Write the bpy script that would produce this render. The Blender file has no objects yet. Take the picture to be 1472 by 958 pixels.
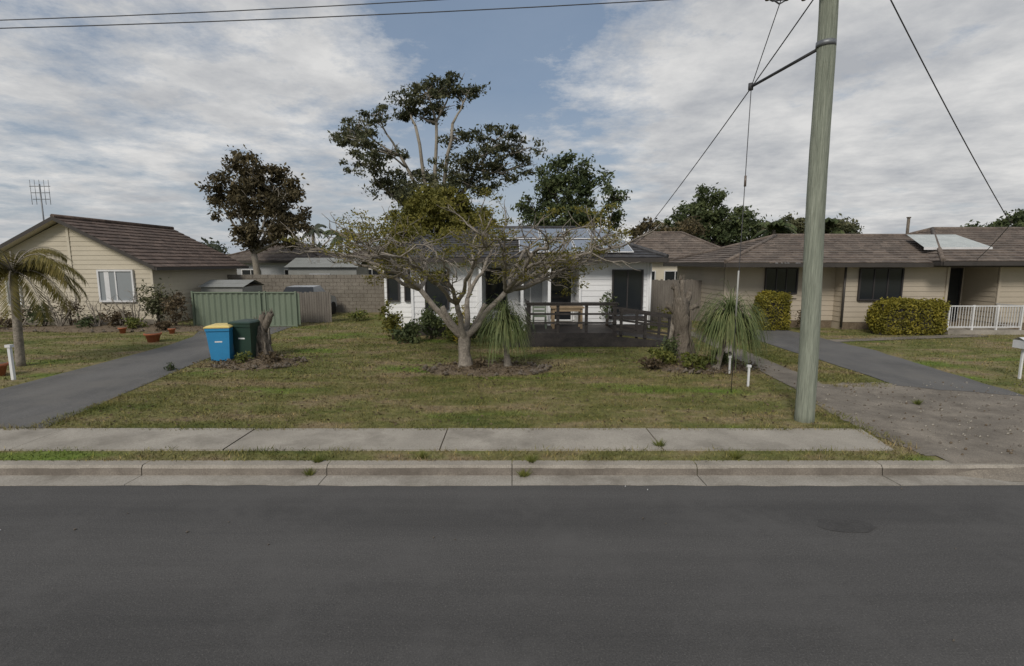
import bpy, math, random
import numpy as np
from mathutils import Vector, Matrix
random.seed(7); rng=np.random.default_rng(7)
S=bpy.context.scene
COL=S.collection

# ---------------------------------------------------------------- materials
def nodes(name):
    m=bpy.data.materials.new(name); m.use_nodes=True
    nt=m.node_tree; b=nt.nodes["Principled BSDF"]; return m,nt,b
def ramp(nt,stops):
    r=nt.nodes.new("ShaderNodeValToRGB"); e=r.color_ramp.elements
    while len(e)<len(stops): e.new(0.5)
    for i,(p,c) in enumerate(stops):
        e[i].position=p; e[i].color=(c[0],c[1],c[2],1)
    return r
def noise(nt,co,scale,detail=4,rough=.6):
    n=nt.nodes.new("ShaderNodeTexNoise"); n.inputs["Scale"].default_value=scale
    n.inputs["Detail"].default_value=detail; n.inputs["Roughness"].default_value=rough
    nt.links.new(co,n.inputs["Vector"]); return n.outputs["Fac"]
def mix(nt,f,a,b,mode='MIX'):
    m=nt.nodes.new("ShaderNodeMix"); m.data_type='RGBA'; m.blend_type=mode
    for s,i in ((f,0),(a,6),(b,7)):
        if isinstance(s,(int,float)): m.inputs[i].default_value=s
        elif isinstance(s,tuple): m.inputs[i].default_value=(*s,1)
        else: nt.links.new(s,m.inputs[i])
    return m.outputs[2]
def M(name,c1,c2=None,scale=2.0,rough=.8,bump=0.0,bscale=40,fine=.25,metal=0,spec=.3,dirt=None,stretch=None,tile=False):
    m,nt,b=nodes(name)
    tc=nt.nodes.new("ShaderNodeTexCoord"); co=tc.outputs["Object"]
    if stretch:
        mp=nt.nodes.new("ShaderNodeMapping"); mp.inputs["Scale"].default_value=stretch
        nt.links.new(co,mp.inputs["Vector"]); co=mp.outputs["Vector"]
    c2=c2 or tuple(x*.8 for x in c1)
    r=ramp(nt,[(.3,c1),(.7,c2)]); nt.links.new(noise(nt,co,scale,6),r.inputs[0])
    col=r.outputs[0]
    if fine:
        g=ramp(nt,[(.25,(1-fine,)*3),(.75,(1+fine,)*3)]); nt.links.new(noise(nt,co,bscale,3),g.inputs[0])
        col=mix(nt,1.0,col,g.outputs[0],'MULTIPLY')
    if tile:
        vo=nt.nodes.new("ShaderNodeTexVoronoi"); vo.inputs["Scale"].default_value=3.2; nt.links.new(co,vo.inputs["Vector"])
        bw=nt.nodes.new("ShaderNodeRGBToBW"); nt.links.new(vo.outputs["Color"],bw.inputs[0])
        g=ramp(nt,[(.2,(.78,.78,.78)),(.8,(1.22,1.2,1.18))]); nt.links.new(bw.outputs[0],g.inputs[0])
        col=mix(nt,1.0,col,g.outputs[0],'MULTIPLY')
    if dirt:
        d=ramp(nt,[(.5,(0,0,0)),(.72,(1,1,1))]); nt.links.new(noise(nt,co,.9,8,.7),d.inputs[0])
        col=mix(nt,d.outputs[0],col,dirt)
    nt.links.new(col,b.inputs["Base Color"])
    b.inputs["Roughness"].default_value=rough; b.inputs["Metallic"].default_value=metal
    b.inputs["Specular IOR Level"].default_value=spec
    if bump:
        bp=nt.nodes.new("ShaderNodeBump"); bp.inputs["Strength"].default_value=bump; bp.inputs["Distance"].default_value=.02
        nt.links.new(noise(nt,co,bscale,4),bp.inputs["Height"]); nt.links.new(bp.outputs[0],b.inputs["Normal"])
    return m
def leafmat(name,dark,mid,light,nscale=.8,trans=.25):
    m,nt,b=nodes(name)
    g=nt.nodes.new("ShaderNodeNewGeometry")
    r=ramp(nt,[(0,dark),(.55,mid),(1,light)])
    tc=nt.nodes.new("ShaderNodeTexCoord")
    nf=noise(nt,tc.outputs["Object"],nscale,3)
    ma=nt.nodes.new("ShaderNodeMath"); ma.operation='MULTIPLY_ADD'; ma.inputs[1].default_value=.55
    nt.links.new(g.outputs["Random Per Island"],ma.inputs[0])
    mb_=nt.nodes.new("ShaderNodeMath"); mb_.operation='MULTIPLY_ADD'; mb_.inputs[1].default_value=1.6; mb_.inputs[2].default_value=-.5
    nt.links.new(nf,mb_.inputs[0]); nt.links.new(mb_.outputs[0],ma.inputs[2])
    nt.links.new(ma.outputs[0],r.inputs[0]); nt.links.new(r.outputs[0],b.inputs["Base Color"])
    b.inputs["Roughness"].default_value=.6; b.inputs["Specular IOR Level"].default_value=.25
    t=nt.nodes.new("ShaderNodeBsdfTranslucent"); nt.links.new(r.outputs[0],t.inputs[0])
    mx=nt.nodes.new("ShaderNodeMixShader"); mx.inputs[0].default_value=trans
    nt.links.new(b.outputs[0],mx.inputs[1]); nt.links.new(t.outputs[0],mx.inputs[2])
    nt.links.new(mx.outputs[0],nt.nodes["Material Output"].inputs[0]); return m
def grassmat(name,island):
    m,nt,b=nodes(name)
    tc=nt.nodes.new("ShaderNodeTexCoord"); co=tc.outputs["Object"]
    mp=nt.nodes.new("ShaderNodeMapping"); mp.inputs["Scale"].default_value=(.6,1.3,0); nt.links.new(co,mp.inputs[0]); co2=mp.outputs[0]
    r=ramp(nt,[(.33,(.085,.105,.032)),(.43,(.13,.135,.046)),(.51,(.175,.163,.068)),(.59,(.235,.19,.108)),(.70,(.165,.125,.082))])
    nt.links.new(noise(nt,co2,.8,9,.72),r.inputs[0]); col=r.outputs[0]
    g=ramp(nt,[(.56,(0,0,0)),(.65,(1,1,1))]); nt.links.new(noise(nt,co2,.42,5,.6),g.inputs[0])
    col=mix(nt,math_n(nt,'MULTIPLY',g.outputs[0],.72),col,(.12,.185,.032))
    f=ramp(nt,[(.3,(.6,.6,.6)),(.7,(1.35,1.35,1.35))]); nt.links.new(noise(nt,tc.outputs["Object"],6,6,.75),f.inputs[0])
    col=mix(nt,1.0,col,f.outputs[0],'MULTIPLY')
    if island:
        ge=nt.nodes.new("ShaderNodeNewGeometry")
        q=ramp(nt,[(0,(.8,.8,.8)),(.8,(1.2,1.2,1.15)),(1,(1.8,1.55,1.3))]); nt.links.new(ge.outputs["Random Per Island"],q.inputs[0])
        col=mix(nt,1.0,col,q.outputs[0],'MULTIPLY')
    nt.links.new(col,b.inputs["Base Color"]); b.inputs["Roughness"].default_value=.9; b.inputs["Specular IOR Level"].default_value=.1
    return m
def math_n(nt,op,a,b=None):
    n=nt.nodes.new("ShaderNodeMath"); n.operation=op
    for i,s_ in enumerate((a,b)):
        if s_ is None: continue
        if isinstance(s_,(int,float)): n.inputs[i].default_value=s_
        else: nt.links.new(s_,n.inputs[i])
    return n.outputs[0]
def glass(name,c=(.015,.018,.02),rough=.06):
    m,nt,b=nodes(name); b.inputs["Base Color"].default_value=(*c,1); b.inputs["Roughness"].default_value=rough
    b.inputs["Specular IOR Level"].default_value=.5; return m
def asphalt(name,a,b2,patch,spk=2.0,st=(.12,1,1),ps=.6):
    m,nt,b=nodes(name); tc=nt.nodes.new("ShaderNodeTexCoord"); co=tc.outputs["Object"]
    mp=nt.nodes.new("ShaderNodeMapping"); mp.inputs["Scale"].default_value=st; nt.links.new(co,mp.inputs[0])
    r=ramp(nt,[(.36,a),(.64,b2)]); nt.links.new(noise(nt,mp.outputs[0],.9,7,.65),r.inputs[0])
    g=ramp(nt,[(.3,(.66,.66,.66)),(.62,(1.1,1.1,1.1)),(.78,(spk,spk*.98,spk*.93))]); nt.links.new(noise(nt,co,70,2,.8),g.inputs[0])
    col=mix(nt,1.0,r.outputs[0],g.outputs[0],'MULTIPLY')
    h=ramp(nt,[(.48,(0,0,0)),(.7,(1,1,1))]); nt.links.new(noise(nt,co,ps,9,.75),h.inputs[0])
    col=mix(nt,math_n(nt,'MULTIPLY',h.outputs[0],.8),col,patch)
    nt.links.new(col,b.inputs["Base Color"]); b.inputs["Roughness"].default_value=.88; b.inputs["Specular IOR Level"].default_value=.25
    bp=nt.nodes.new("ShaderNodeBump"); bp.inputs["Strength"].default_value=.5; bp.inputs["Distance"].default_value=.01
    nt.links.new(noise(nt,co,110,3),bp.inputs["Height"]); nt.links.new(bp.outputs[0],b.inputs["Normal"])
    return m

m_ground=grassmat("grass_ground",False); m_blade=grassmat("grass_blades",True)
m_road=asphalt("asphalt",(.068,.066,.064),(.104,.100,.096),(.108,.104,.10),2.1,(.06,.9,1))
m_drive=asphalt("bitumen_drive",(.115,.112,.108),(.16,.155,.148),(.175,.165,.148),1.8,(1,.4,1))
m_oldcon=asphalt("stained_concrete",(.165,.145,.12),(.28,.245,.20),(.095,.08,.064),1.7,(1,1,1),1.3)
m_path=M("footpath_concrete",(.40,.365,.31),(.28,.255,.215),1.1,.9,.3,60,.22,dirt=(.20,.18,.148))
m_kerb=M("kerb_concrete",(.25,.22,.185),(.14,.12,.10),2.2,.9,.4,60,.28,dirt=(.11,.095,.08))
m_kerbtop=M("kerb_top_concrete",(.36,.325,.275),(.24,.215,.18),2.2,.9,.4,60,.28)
m_gutter=M("gutter_concrete",(.38,.35,.305),(.28,.255,.215),2.0,.9,.4,50,.28,dirt=(.18,.16,.13))
m_dirt=M("soil",(.12,.09,.06),(.19,.15,.105),5,.95,.8,30,.4)
m_white=M("white_paint",(.80,.805,.81),(.72,.725,.735),1.2,.6,0,30,.04)
m_cream=M("cream_weatherboard",(.54,.485,.385),(.47,.425,.335),.9,.7,0,30,.05)
m_cream2=M("cream_fibro",(.58,.53,.43),(.52,.47,.375),.9,.7,0,30,.05)
m_tan=M("tan_weatherboard",(.46,.40,.32),(.40,.35,.275),.9,.7,0,30,.05)
m_grey=M("grey_panel",(.36,.37,.38),(.29,.30,.31),1,.7)
m_char=M("charcoal_tile",(.045,.045,.049),(.075,.074,.077),2.5,.6,.5,14,.35,tile=True)
m_brown=M("brown_tile",(.095,.068,.055),(.145,.107,.087),1.6,.8,.6,12,.4,tile=True)
m_brown2=M("weathered_tile",(.115,.092,.077),(.175,.145,.122),1.6,.85,.6,12,.35,tile=True)
m_fascia=M("dark_fascia",(.06,.053,.048),None,3,.5)
m_darkwood=M("dark_timber",(.03,.027,.026),(.06,.052,.047),4,.6,.3,30,.3)
m_tanwood=M("tan_timber",(.36,.27,.17),(.26,.19,.12),4,.7)
m_glass=glass("window_glass",(.02,.023,.026)); m_glass2=glass("curtained_glass",(.26,.28,.29),.15)
m_alu=M("white_aluminium",(.72,.72,.72),None,2,.4,fine=0)
m_greymetal=M("grey_guard",(.42,.42,.40),None,2,.5,fine=0)
m_dframe=M("dark_frame",(.05,.045,.045),None,2,.5,fine=0)
m_green=M("green_steel",(.17,.205,.15),(.14,.175,.125),1,.5,0,20,.06,spec=.4)
m_block=M("besser_block",(.235,.21,.175),(.145,.128,.105),1.5,.95,.5,20,.3)
m_timbf=M("grey_paling",(.20,.18,.155),(.13,.115,.10),2,.9,.4,20,.3,stretch=(6,6,.6))
m_pole=M("weathered_pole",(.31,.33,.265),(.195,.215,.17),2.6,.85,.9,12,.4,stretch=(9,9,.25))
m_steel=M("galvanised",(.22,.23,.24),None,5,.5,metal=.6)
m_wire=M("cable",(.07,.07,.075),None,3,.6,fine=0)
m_insul=M("insulator",(.16,.13,.11),None,3,.3,fine=0)
m_barkL=M("pale_bark",(.31,.275,.23),(.17,.148,.122),6,.9,.8,25,.35)
m_barkD=M("dark_bark",(.11,.09,.07),(.065,.052,.042),4,.9,.8,20,.35)
m_barkG=M("gum_bark",(.33,.30,.25),(.19,.165,.13),1,.85,.4,10,.2)
m_stump=M("stump_wood",(.215,.185,.15),(.10,.083,.066),7,.95,1.0,22,.45,stretch=(3,3,.6))
m_blue=M("blue_plastic",(.035,.25,.49),(.03,.215,.43),3,.45,0,30,.05,spec=.5)
m_yell=M("yellow_plastic",(.74,.58,.20),(.68,.52,.17),3,.45,fine=0,spec=.5)
m_dgreen=M("dark_green_plastic",(.022,.05,.036),None,3,.45,fine=0,spec=.5)
m_black=M("rubber",(.02,.02,.02),None,3,.7,fine=0)
m_patch=M("bitumen_patch",(.055,.053,.051),(.075,.072,.07),6,.9,.5,60,.3)
m_terra=M("terracotta",(.42,.15,.08),(.34,.12,.06),4,.8)
m_panel=glass("solar_cell",(.22,.245,.28),.22); m_panelw=M("skylight_sheet",(.50,.53,.51),(.36,.39,.38),3,.4)
m_shed=M("zinc_sheet",(.27,.275,.26),(.22,.225,.21),1.5,.5)
m_carp=M("car_paint",(.45,.47,.5),None,2,.3,fine=0,spec=.6)

l_gum=leafmat("gum_leaves",(.026,.034,.018),(.080,.088,.044),(.17,.165,.085),.5,.3)
l_brown=leafmat("bronze_leaves",(.032,.030,.016),(.090,.074,.038),(.17,.135,.068),.5)
l_yel=leafmat("yellowgreen_leaves",(.055,.06,.014),(.14,.135,.028),(.24,.215,.05),.8)
l_mid=leafmat("green_leaves",(.026,.042,.018),(.070,.092,.038),(.14,.165,.066),.6)
l_fri=leafmat("sparse_leaves",(.07,.075,.02),(.15,.14,.03),(.30,.25,.05),1.0,.35)
l_hedge=leafmat("hedge_leaves",(.08,.08,.016),(.20,.18,.028),(.36,.30,.045),2.5)
l_hedge2=leafmat("hedge_leaves_green",(.055,.075,.02),(.13,.15,.035),(.23,.22,.06),2.5)
l_pony=leafmat("strap_leaves",(.07,.10,.035),(.15,.19,.075),(.26,.28,.12),2,.3)
l_palm=leafmat("palm_leaves",(.07,.068,.02),(.16,.135,.035),(.26,.21,.075),1.5,.3)
l_far=leafmat("distant_leaves",(.04,.05,.036),(.075,.088,.058),(.12,.13,.09),.25)
l_dry=leafmat("dry_leaves",(.05,.035,.02),(.12,.09,.055),(.22,.17,.10),2)
l_gold=leafmat("golden_leaves",(.16,.12,.015),(.36,.27,.03),(.55,.42,.06),3)

# ---------------------------------------------------------------- mesh builder
def empty(name,loc):
    e=bpy.data.objects.new(name,None); e.location=loc; e.empty_display_size=.3; COL.objects.link(e); return e
def link(ob,parent):
    COL.objects.link(ob)
    if parent:
        ob.parent=parent; ob.matrix_parent_inverse=Matrix.Translation(-Vector(parent.location))
    return ob
class MB:
    def __init__(s): s.v=[]; s.f=[]; s.m=[]; s.mats=[]; s.sm=[]
    def mi(s,m):
        if m not in s.mats: s.mats.append(m)
        return s.mats.index(m)
    def face(s,pts,m,smooth=False):
        b=len(s.v); s.v+= [tuple(p) for p in pts]; s.f.append(tuple(range(b,b+len(pts)))); s.m.append(s.mi(m)); s.sm.append(smooth)
    def box(s,x0,x1,y0,y1,z0,z1,m):
        b=len(s.v); s.v+=[(x0,y0,z0),(x1,y0,z0),(x1,y1,z0),(x0,y1,z0),(x0,y0,z1),(x1,y0,z1),(x1,y1,z1),(x0,y1,z1)]
        for q in ((3,2,1,0),(4,5,6,7),(0,1,5,4),(1,2,6,5),(2,3,7,6),(3,0,4,7)):
            s.f.append(tuple(b+i for i in q)); s.m.append(s.mi(m)); s.sm.append(False)
    def tube(s,pts,rad,m,n=6,cap=True,jit=0):
        pts=[Vector(p) for p in pts]; b=len(s.v); k=len(pts); mi=s.mi(m)
        up=Vector((0.3,1,0.1)).normalized()
        for i,p in enumerate(pts):
            d=(pts[min(i+1,k-1)]-pts[max(i-1,0)])
            if d.length<1e-6: d=Vector((0,0,1))
            d.normalize(); a=d.cross(up)
            if a.length<.05: a=d.cross(Vector((1,0,0)))
            a.normalize(); c=d.cross(a); r=rad[i] if hasattr(rad,'__len__') else rad
            for j in range(n):
                t=2*math.pi*j/n; rr=r*(1+(random.uniform(-jit,jit) if jit else 0))
                s.v.append(tuple(p+a*math.cos(t)*rr+c*math.sin(t)*rr))
        for i in range(k-1):
            for j in range(n):
                j2=(j+1)%n; s.f.append((b+i*n+j,b+i*n+j2,b+(i+1)*n+j2,b+(i+1)*n+j)); s.m.append(mi); s.sm.append(True)
        if cap:
            s.f.append(tuple(b+j for j in range(n))[::-1]); s.m.append(mi); s.sm.append(False)
            s.f.append(tuple(b+(k-1)*n+j for j in range(n))); s.m.append(mi); s.sm.append(False)
    def roof(s,a,b,c,d,m,course=.33,th=.035):
        a,b,c,d=map(Vector,(a,b,c,d)); L=((a+b)/2-(c+d)/2).length; n=max(2,int(L/course))
        nor=(b-a).cross(((c+d)/2)-a).normalized()
        if nor.z<0: nor=-nor
        for i in range(n):
            t0=i/n;t1=(i+1)/n
            l0=a.lerp(d,t0);r0=b.lerp(c,t0);l1=a.lerp(d,t1);r1=b.lerp(c,t1)
            s.face([l0+nor*th,r0+nor*th,r1,l1],m); s.face([l0,r0,r0+nor*th,l0+nor*th],m)
    def clad(s,p0,p1,z0,z1,out,m,board=.17,clip=None,lap=.022):
        p0=Vector((*p0,0));p1=Vector((*p1,0));o=Vector((*out,0)); z=z0
        while z<z1-1e-3:
            zt=min(z+board,z1); a=(0,1);b=(0,1)
            if clip: a=clip(z);b=clip(zt)
            q0=p0.lerp(p1,a[0]);q1=p0.lerp(p1,a[1]);q2=p0.lerp(p1,b[1]);q3=p0.lerp(p1,b[0])
            Z=Vector((0,0,1))
            s.face([q0+o*lap+Z*z,q1+o*lap+Z*z,q2+o*.004+Z*zt,q3+o*.004+Z*zt],m)
            s.face([q0+Z*z,q1+Z*z,q1+o*lap+Z*z,q0+o*lap+Z*z],m); z=zt
    def win(s,x0,x1,z0,z1,y,mf,mg,nx=2,nz=1,w=.05,pro=.09):
        s.box(x0,x1,y-.045,y-.03,z0,z1,mg)
        s.box(x0-w,x0,y-pro,y,z0-w,z1+w,mf); s.box(x1,x1+w,y-pro,y,z0-w,z1+w,mf)
        s.box(x0,x1,y-pro,y,z1,z1+w,mf); s.box(x0,x1,y-pro-.02,y,z0-w,z0,mf)
        for i in range(1,nx):
            x=x0+(x1-x0)*i/nx; s.box(x-w*.4,x+w*.4,y-.075,y-.046,z0,z1,mf)
        for i in range(1,nz):
            z=z0+(z1-z0)*i/nz; s.box(x0,x1,y-.07,y-.0465,z-w*.35,z+w*.35,mf)
    def done(s,name,parent=None,origin=None):
        me=bpy.data.meshes.new(name); v=s.v
        if origin and not parent: v=[(a-origin[0],b-origin[1],c-origin[2]) for a,b,c in v]
        me.from_pydata(v,[],s.f); 
        for m in s.mats: me.materials.append(m)
        me.polygons.foreach_set("material_index",s.m); me.polygons.foreach_set("use_smooth",s.sm); me.update()
        ob=bpy.data.objects.new(name,me)
        if origin and not parent: ob.location=origin
        return link(ob,parent)
def polymesh(name,V,k,mat,parent=None):
    n=len(V)//k; me=bpy.data.meshes.new(name)
    me.vertices.add(n*k); me.vertices.foreach_set("co",V.astype(np.float32).ravel())
    me.loops.add(n*k); me.loops.foreach_set("vertex_index",np.arange(n*k,dtype=np.int32))
    me.polygons.add(n); me.polygons.foreach_set("loop_start",np.arange(0,n*k,k,dtype=np.int32))
    me.polygons.foreach_set("loop_total",np.full(n,k,dtype=np.int32))
    me.materials.append(mat); me.update(calc_edges=True); me.validate()
    return link(bpy.data.objects.new(name,me),parent)
def leafquads(C,size,ratio=2.2,flat=0.0):
    n=len(C); d=rng.normal(size=(n,3)); d[:,2]*=(1-flat); d/=np.linalg.norm(d,axis=1)[:,None]
    e=rng.normal(size=(n,3)); e=np.cross(d,e); e/=np.linalg.norm(e,axis=1)[:,None]
    s=size*rng.uniform(.6,1.4,(n,1)); a=d*s; b=e*s/ratio
    return np.stack([C-a,C+b,C+a,C-b],1).reshape(-1,3)
def puffs(clumps,density,puff_r,per,squash=.75):
    out=[]
    for (x,y,z,rx,ry,rz) in clumps:
        n=max(4,int(density*rx*ry*rz)+int(4*rx))
        u=rng.normal(size=(n,3)); u/=np.linalg.norm(u,axis=1)[:,None]; u*=rng.uniform(.25,1.0,(n,1))**.5
        P=u*[rx,ry,rz]+[x,y,z]
        for p in P:
            r=puff_r*rng.uniform(.5,1.3); k=int(per*rng.uniform(.5,1.4))
            out.append(rng.normal(size=(k,3))*[r*.55,r*.55,r*.55*squash]+p)
    return np.concatenate(out)
def limb(mb,p0,p1,r0,r1,m,bend=.12,segs=6,n=6,rise=0):
    p0=Vector(p0);p1=Vector(p1);L=(p1-p0).length; pts=[];rs=[]
    off=Vector((0,0,0))
    for i in range(segs+1):
        t=i/segs; w=math.sin(math.pi*t)
        off=off*.6+Vector((random.uniform(-1,1),random.uniform(-1,1),random.uniform(-1,1)))*bend*L*.35
        pts.append(p0.lerp(p1,t)+off*w+Vector((0,0,rise*w*L))); rs.append(r0+(r1-r0)*t)
    mb.tube(pts,rs,m,n); return pts
def tree(name,base,fork,r,clumps,leaf,lm,bm,density=3,puff=.5,per=40,spread=.5,twigs=3,ratio=2.2,squash=.75,grow=1.0,mains=None):
    e=empty(name,base); mb=MB(); B=Vector(base)
    F=Vector((base[0]+random.uniform(-.3,.3),base[1],fork))
    limb(mb,B,F,r,r*.75,bm,.05,6,9)
    mb.tube([B+Vector((0,0,-.1)),B+Vector((0,0,.25))],[r*1.5,r*.98],bm,9)
    nodes_=[F]
    if mains:
        nodes_=[]
        for (x,z) in mains:
            q=limb(mb,F,(x,base[1]+random.uniform(-1,1),z),r*.5,r*.28,bm,.09,7,7,-.05); nodes_+=q[3:]
    cl=[]
    for (x,z,rx,rz) in clumps:
        rx*=grow; rz*=grow
        y=base[1]+random.uniform(-spread,spread)*2
        cl.append((x,y,z,rx,rx*.9,rz))
        st=min(nodes_,key=lambda q:(q-Vector((x,y,z-.8))).length)
        mid=st.lerp(Vector((x,y,z)),.55)+Vector((0,0,-.06*abs(x-st.x)))
        rr=r if not mains else r*.6
        a=limb(mb,st,mid,rr*.45,rr*.3,bm,.08,5,6); b=limb(mb,a[-1],(x,y,z),rr*.3,rr*.1,bm,.12,5,5)
        for k in range(twigs*2):
            q=Vector((x+random.uniform(-.8,.8)*rx,y+random.uniform(-.8,.8)*rx,z+random.uniform(-.3,.8)*rz))
            limb(mb,random.choice(b[1:]),q,r*.12,r*.04,bm,.15,4,4)
    mb.done("trunk_and_limbs",e)
    C=puffs(cl,density,puff,per,squash)
    polymesh("foliage",leafquads(C,leaf,ratio),4,lm,e); return e
def shrub(name,x,y,z0,w,h,lm,n=900,leaf=.05,d=None,stems=True,lumps=7):
    e=empty(name,(x,y,z0)); d=d or w; mb=MB()
    cl=[]
    for i in range(lumps):
        a=random.uniform(0,6.28); q=random.uniform(0,.55)
        cx=x+math.cos(a)*q*w/2; cy=y+math.sin(a)*q*d/2; cz=z0+h*random.uniform(.3,.8)
        cl.append((cx,cy,cz,w*.27,d*.27,h*.25))
        limb(mb,(x+random.uniform(-.05,.05),y,z0),(cx,cy,cz),.018,.006,m_barkD,.1,4,4)
    mb.done("stems",e)
    C=puffs(cl,0,min(w,h)*.25,max(6,n//(lumps*5)))
    C=C[C[:,2]>z0+.01]
    polymesh("leaves",leafquads(C,leaf),4,lm,e); return e
def hip(mb,x0,x1,y0,y1,ez,rz,m,hipl=1,hipr=1,mf=m_fascia,inset=None):
    ym=(y0+y1)/2; w=(y1-y0)/2; i=inset if inset else w
    rl=x0+(i if hipl else .01); rr=x1-(i if hipr else .01)
    mb.roof((x0,y0,ez),(x1,y0,ez),(rr,ym,rz),(rl,ym,rz),m)
    mb.roof((x1,y1,ez),(x0,y1,ez),(rl,ym,rz),(rr,ym,rz),m)
    if hipl: mb.roof((x0,y1,ez),(x0,y0,ez),(rl,ym-.01,rz),(rl,ym+.01,rz),m)
    if hipr: mb.roof((x1,y0,ez),(x1,y1,ez),(rr,ym+.01,rz),(rr,ym-.01,rz),m)
    mb.tube([(rl,ym,rz+.03),(rr,ym,rz+.03)],.08,m,8)
    for (cx,cy,rx,h_) in ((x0,y0,rl,hipl),(x0,y1,rl,hipl),(x1,y0,rr,hipr),(x1,y1,rr,hipr)):
        if h_: mb.tube([(cx,cy,ez+.04),(rx,ym,rz+.03)],.075,m,8)
    mb.box(x0,x1,y0-.05,y0+.0,ez-.16,ez-.01,mf); mb.box(x0,x1,y1,y1+.05,ez-.16,ez-.01,mf)
    mb.box(x0-.05,x0,y0,y1,ez-.16,ez-.01,mf); mb.box(x1,x1+.05,y0,y1,ez-.16,ez-.01,mf)
    mb.face([(x0,y0,ez-.12),(x1,y0,ez-.12),(x1,y1,ez-.12),(x0,y1,ez-.12)],m_white)

# ---------------------------------------------------------------- ground, road, paths
g=MB()
prof=[(-420,0),(-5.2,0),(-5.2,-.16),(6.42,-.16),(6.42,0),(12,0),(22,0),(60,0),(420,0)]
xs=[-420,-60,-20,-8,0,8,20,60,420]
for i in range(len(xs)-1):
    for (y0,z0),(y1,z1) in zip(prof,prof[1:]): g.face([(xs[i],y0,z0),(xs[i+1],y0,z0),(xs[i+1],y1,z1),(xs[i],y1,z1)],m_ground)
g.done("ground")
def edge(pts,amp=.06,n=9):
    out=[]
    for a,b in zip(pts,pts[1:]+pts[:1]):
        for i in range(n):
            t=i/n; out.append((a[0]+(b[0]-a[0])*t+random.uniform(-amp,amp),a[1]+(b[1]-a[1])*t+random.uniform(-amp,amp)))
    return out
r=MB()
r.face([(-200,-5.1,-.13),(200,-5.1,-.13),(200,6.05,-.13),(-200,6.05,-.13)],m_road); r.done("road")
p=MB(); p.face([(3.5+.3*math.cos(a_*.4)*(1+random.uniform(-.12,.12)),5.05+.16*math.sin(a_*.4)*(1+random.uniform(-.12,.12)),-.126) for a_ in range(16)],m_patch); p.done("asphalt_patch")
k=MB(); x=-60.0
while x<60:
    x1=x+2.4; a,b=x+.005,x1-.005; N=6
    for i in range(N):
        xa=a+(b-a)*i/N; xb=a+(b-a)*(i+1)/N
        ja=.012*math.sin(xa*7.3)+.01*math.sin(xa*17); jb=.012*math.sin(xb*7.3)+.01*math.sin(xb*17)
        k.face([(xa,6.02+ja,-.121),(xb,6.02+jb,-.121),(xb,6.325,-.128),(xa,6.325,-.128)],m_gutter)
        k.face([(xa,6.02+ja,-.121),(xa,6.02+ja,-.14),(xb,6.02+jb,-.14),(xb,6.02+jb,-.121)],m_gutter)
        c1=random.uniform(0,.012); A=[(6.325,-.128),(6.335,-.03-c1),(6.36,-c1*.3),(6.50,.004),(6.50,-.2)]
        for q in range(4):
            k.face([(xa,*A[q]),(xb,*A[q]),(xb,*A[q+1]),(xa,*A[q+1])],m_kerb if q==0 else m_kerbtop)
    x=x1
k.done("kerb")
f=MB()
jx=[-16.2,-13.15,-10.1,-7.0,-4.02,-1.0,2.12,5.35]
for i,(a,b) in enumerate(zip(jx,jx[1:])):
    bb=b-.018; z_=.02+(.004 if i%2 else 0)
    f.face([(a,6.86,z_),(bb,6.86,z_),(bb+(.15 if b>5 else 0),7.78,z_),(a,7.78,z_)],m_path)
    f.box(a,bb,6.855,6.859,-.02,z_-.001,m_path)
f.box(-16,5.3,6.87,7.76,-.05,.006,m_dirt)
f.done("footpath")
d=MB()
L_=[(-7.42,7.79),(-7.75,10),(-8.15,12.5),(-8.5,15),(-8.8,18),(-9.0,20.8)]; R_=[(-12.6,20.8),(-11.3,18),(-10.9,16),(-10.7,13),(-10.55,10),(-10.45,7.79)]
d.face([(a+random.uniform(-.03,.03),b,.010) for a,b in L_+R_],m_drive)
d.face([(-11.0,6.53,.004),(-7.9,6.53,.004),(-7.5,6.85,.004),(-11,6.85,.004)],m_drive); d.done("driveway")
d=MB()
d.face([(x_,y_,.0085) for x_,y_ in edge([(5.6,6.62),(16.0,6.62),(13,8.2),(10.1,9.8),(8.05,11.0),(7.2,10.9),(5.9,10.5),(5.55,8.8),(5.5,7.7)],.06)],m_oldcon)
# crossover fillet over the kerb
N=30
ex=[5.75+i*8.2/N for i in range(N+1)]; w0=[random.uniform(-.025,.025) for _ in ex]; h0=[random.uniform(-.008,.008) for _ in ex]
rows=[(6.10,-.118),(6.26,-.075),(6.40,.006),(6.55,.013),(6.70,.012)]
for i in range(N):
    for q in range(4):
        e0=min(1,i/2.0); e1=min(1,(i+1)/2.0)
        def pt(j,q_,e_):
            y_,z_=rows[q_]; y2=6.345+(y_-6.345)*(.15+.85*e_) if y_<6.345 else y_
            z2=z_+(h0[j] if 0<q_<3 else 0); 
            return (ex[j],y2+(w0[j] if q_<2 else 0),z2 if e_>.6 or q_>1 else z2-.02)
        d.face([pt(i,q,e0),pt(i+1,q,e1),pt(i+1,q+1,e1),pt(i,q+1,e0)],m_oldcon,True)
d.face([(x_,y_,.012) for x_,y_ in edge([(5.85,10.3),(6.7,10.7),(7.3,20.5),(6.6,20.5)],.05)],m_oldcon)
d.face([(x_,y_,.014) for x_,y_ in edge([(8.2,10.6),(10.1,9.7),(10.8,15),(10.7,20),(8.4,20)],.06)],m_drive)
d.face([(10.7,17.2,.018),(17,18.6,.018),(17,18.0,.018),(10.7,16.7,.018)],m_oldcon)
d.done("driveway")
a=MB()
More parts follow.
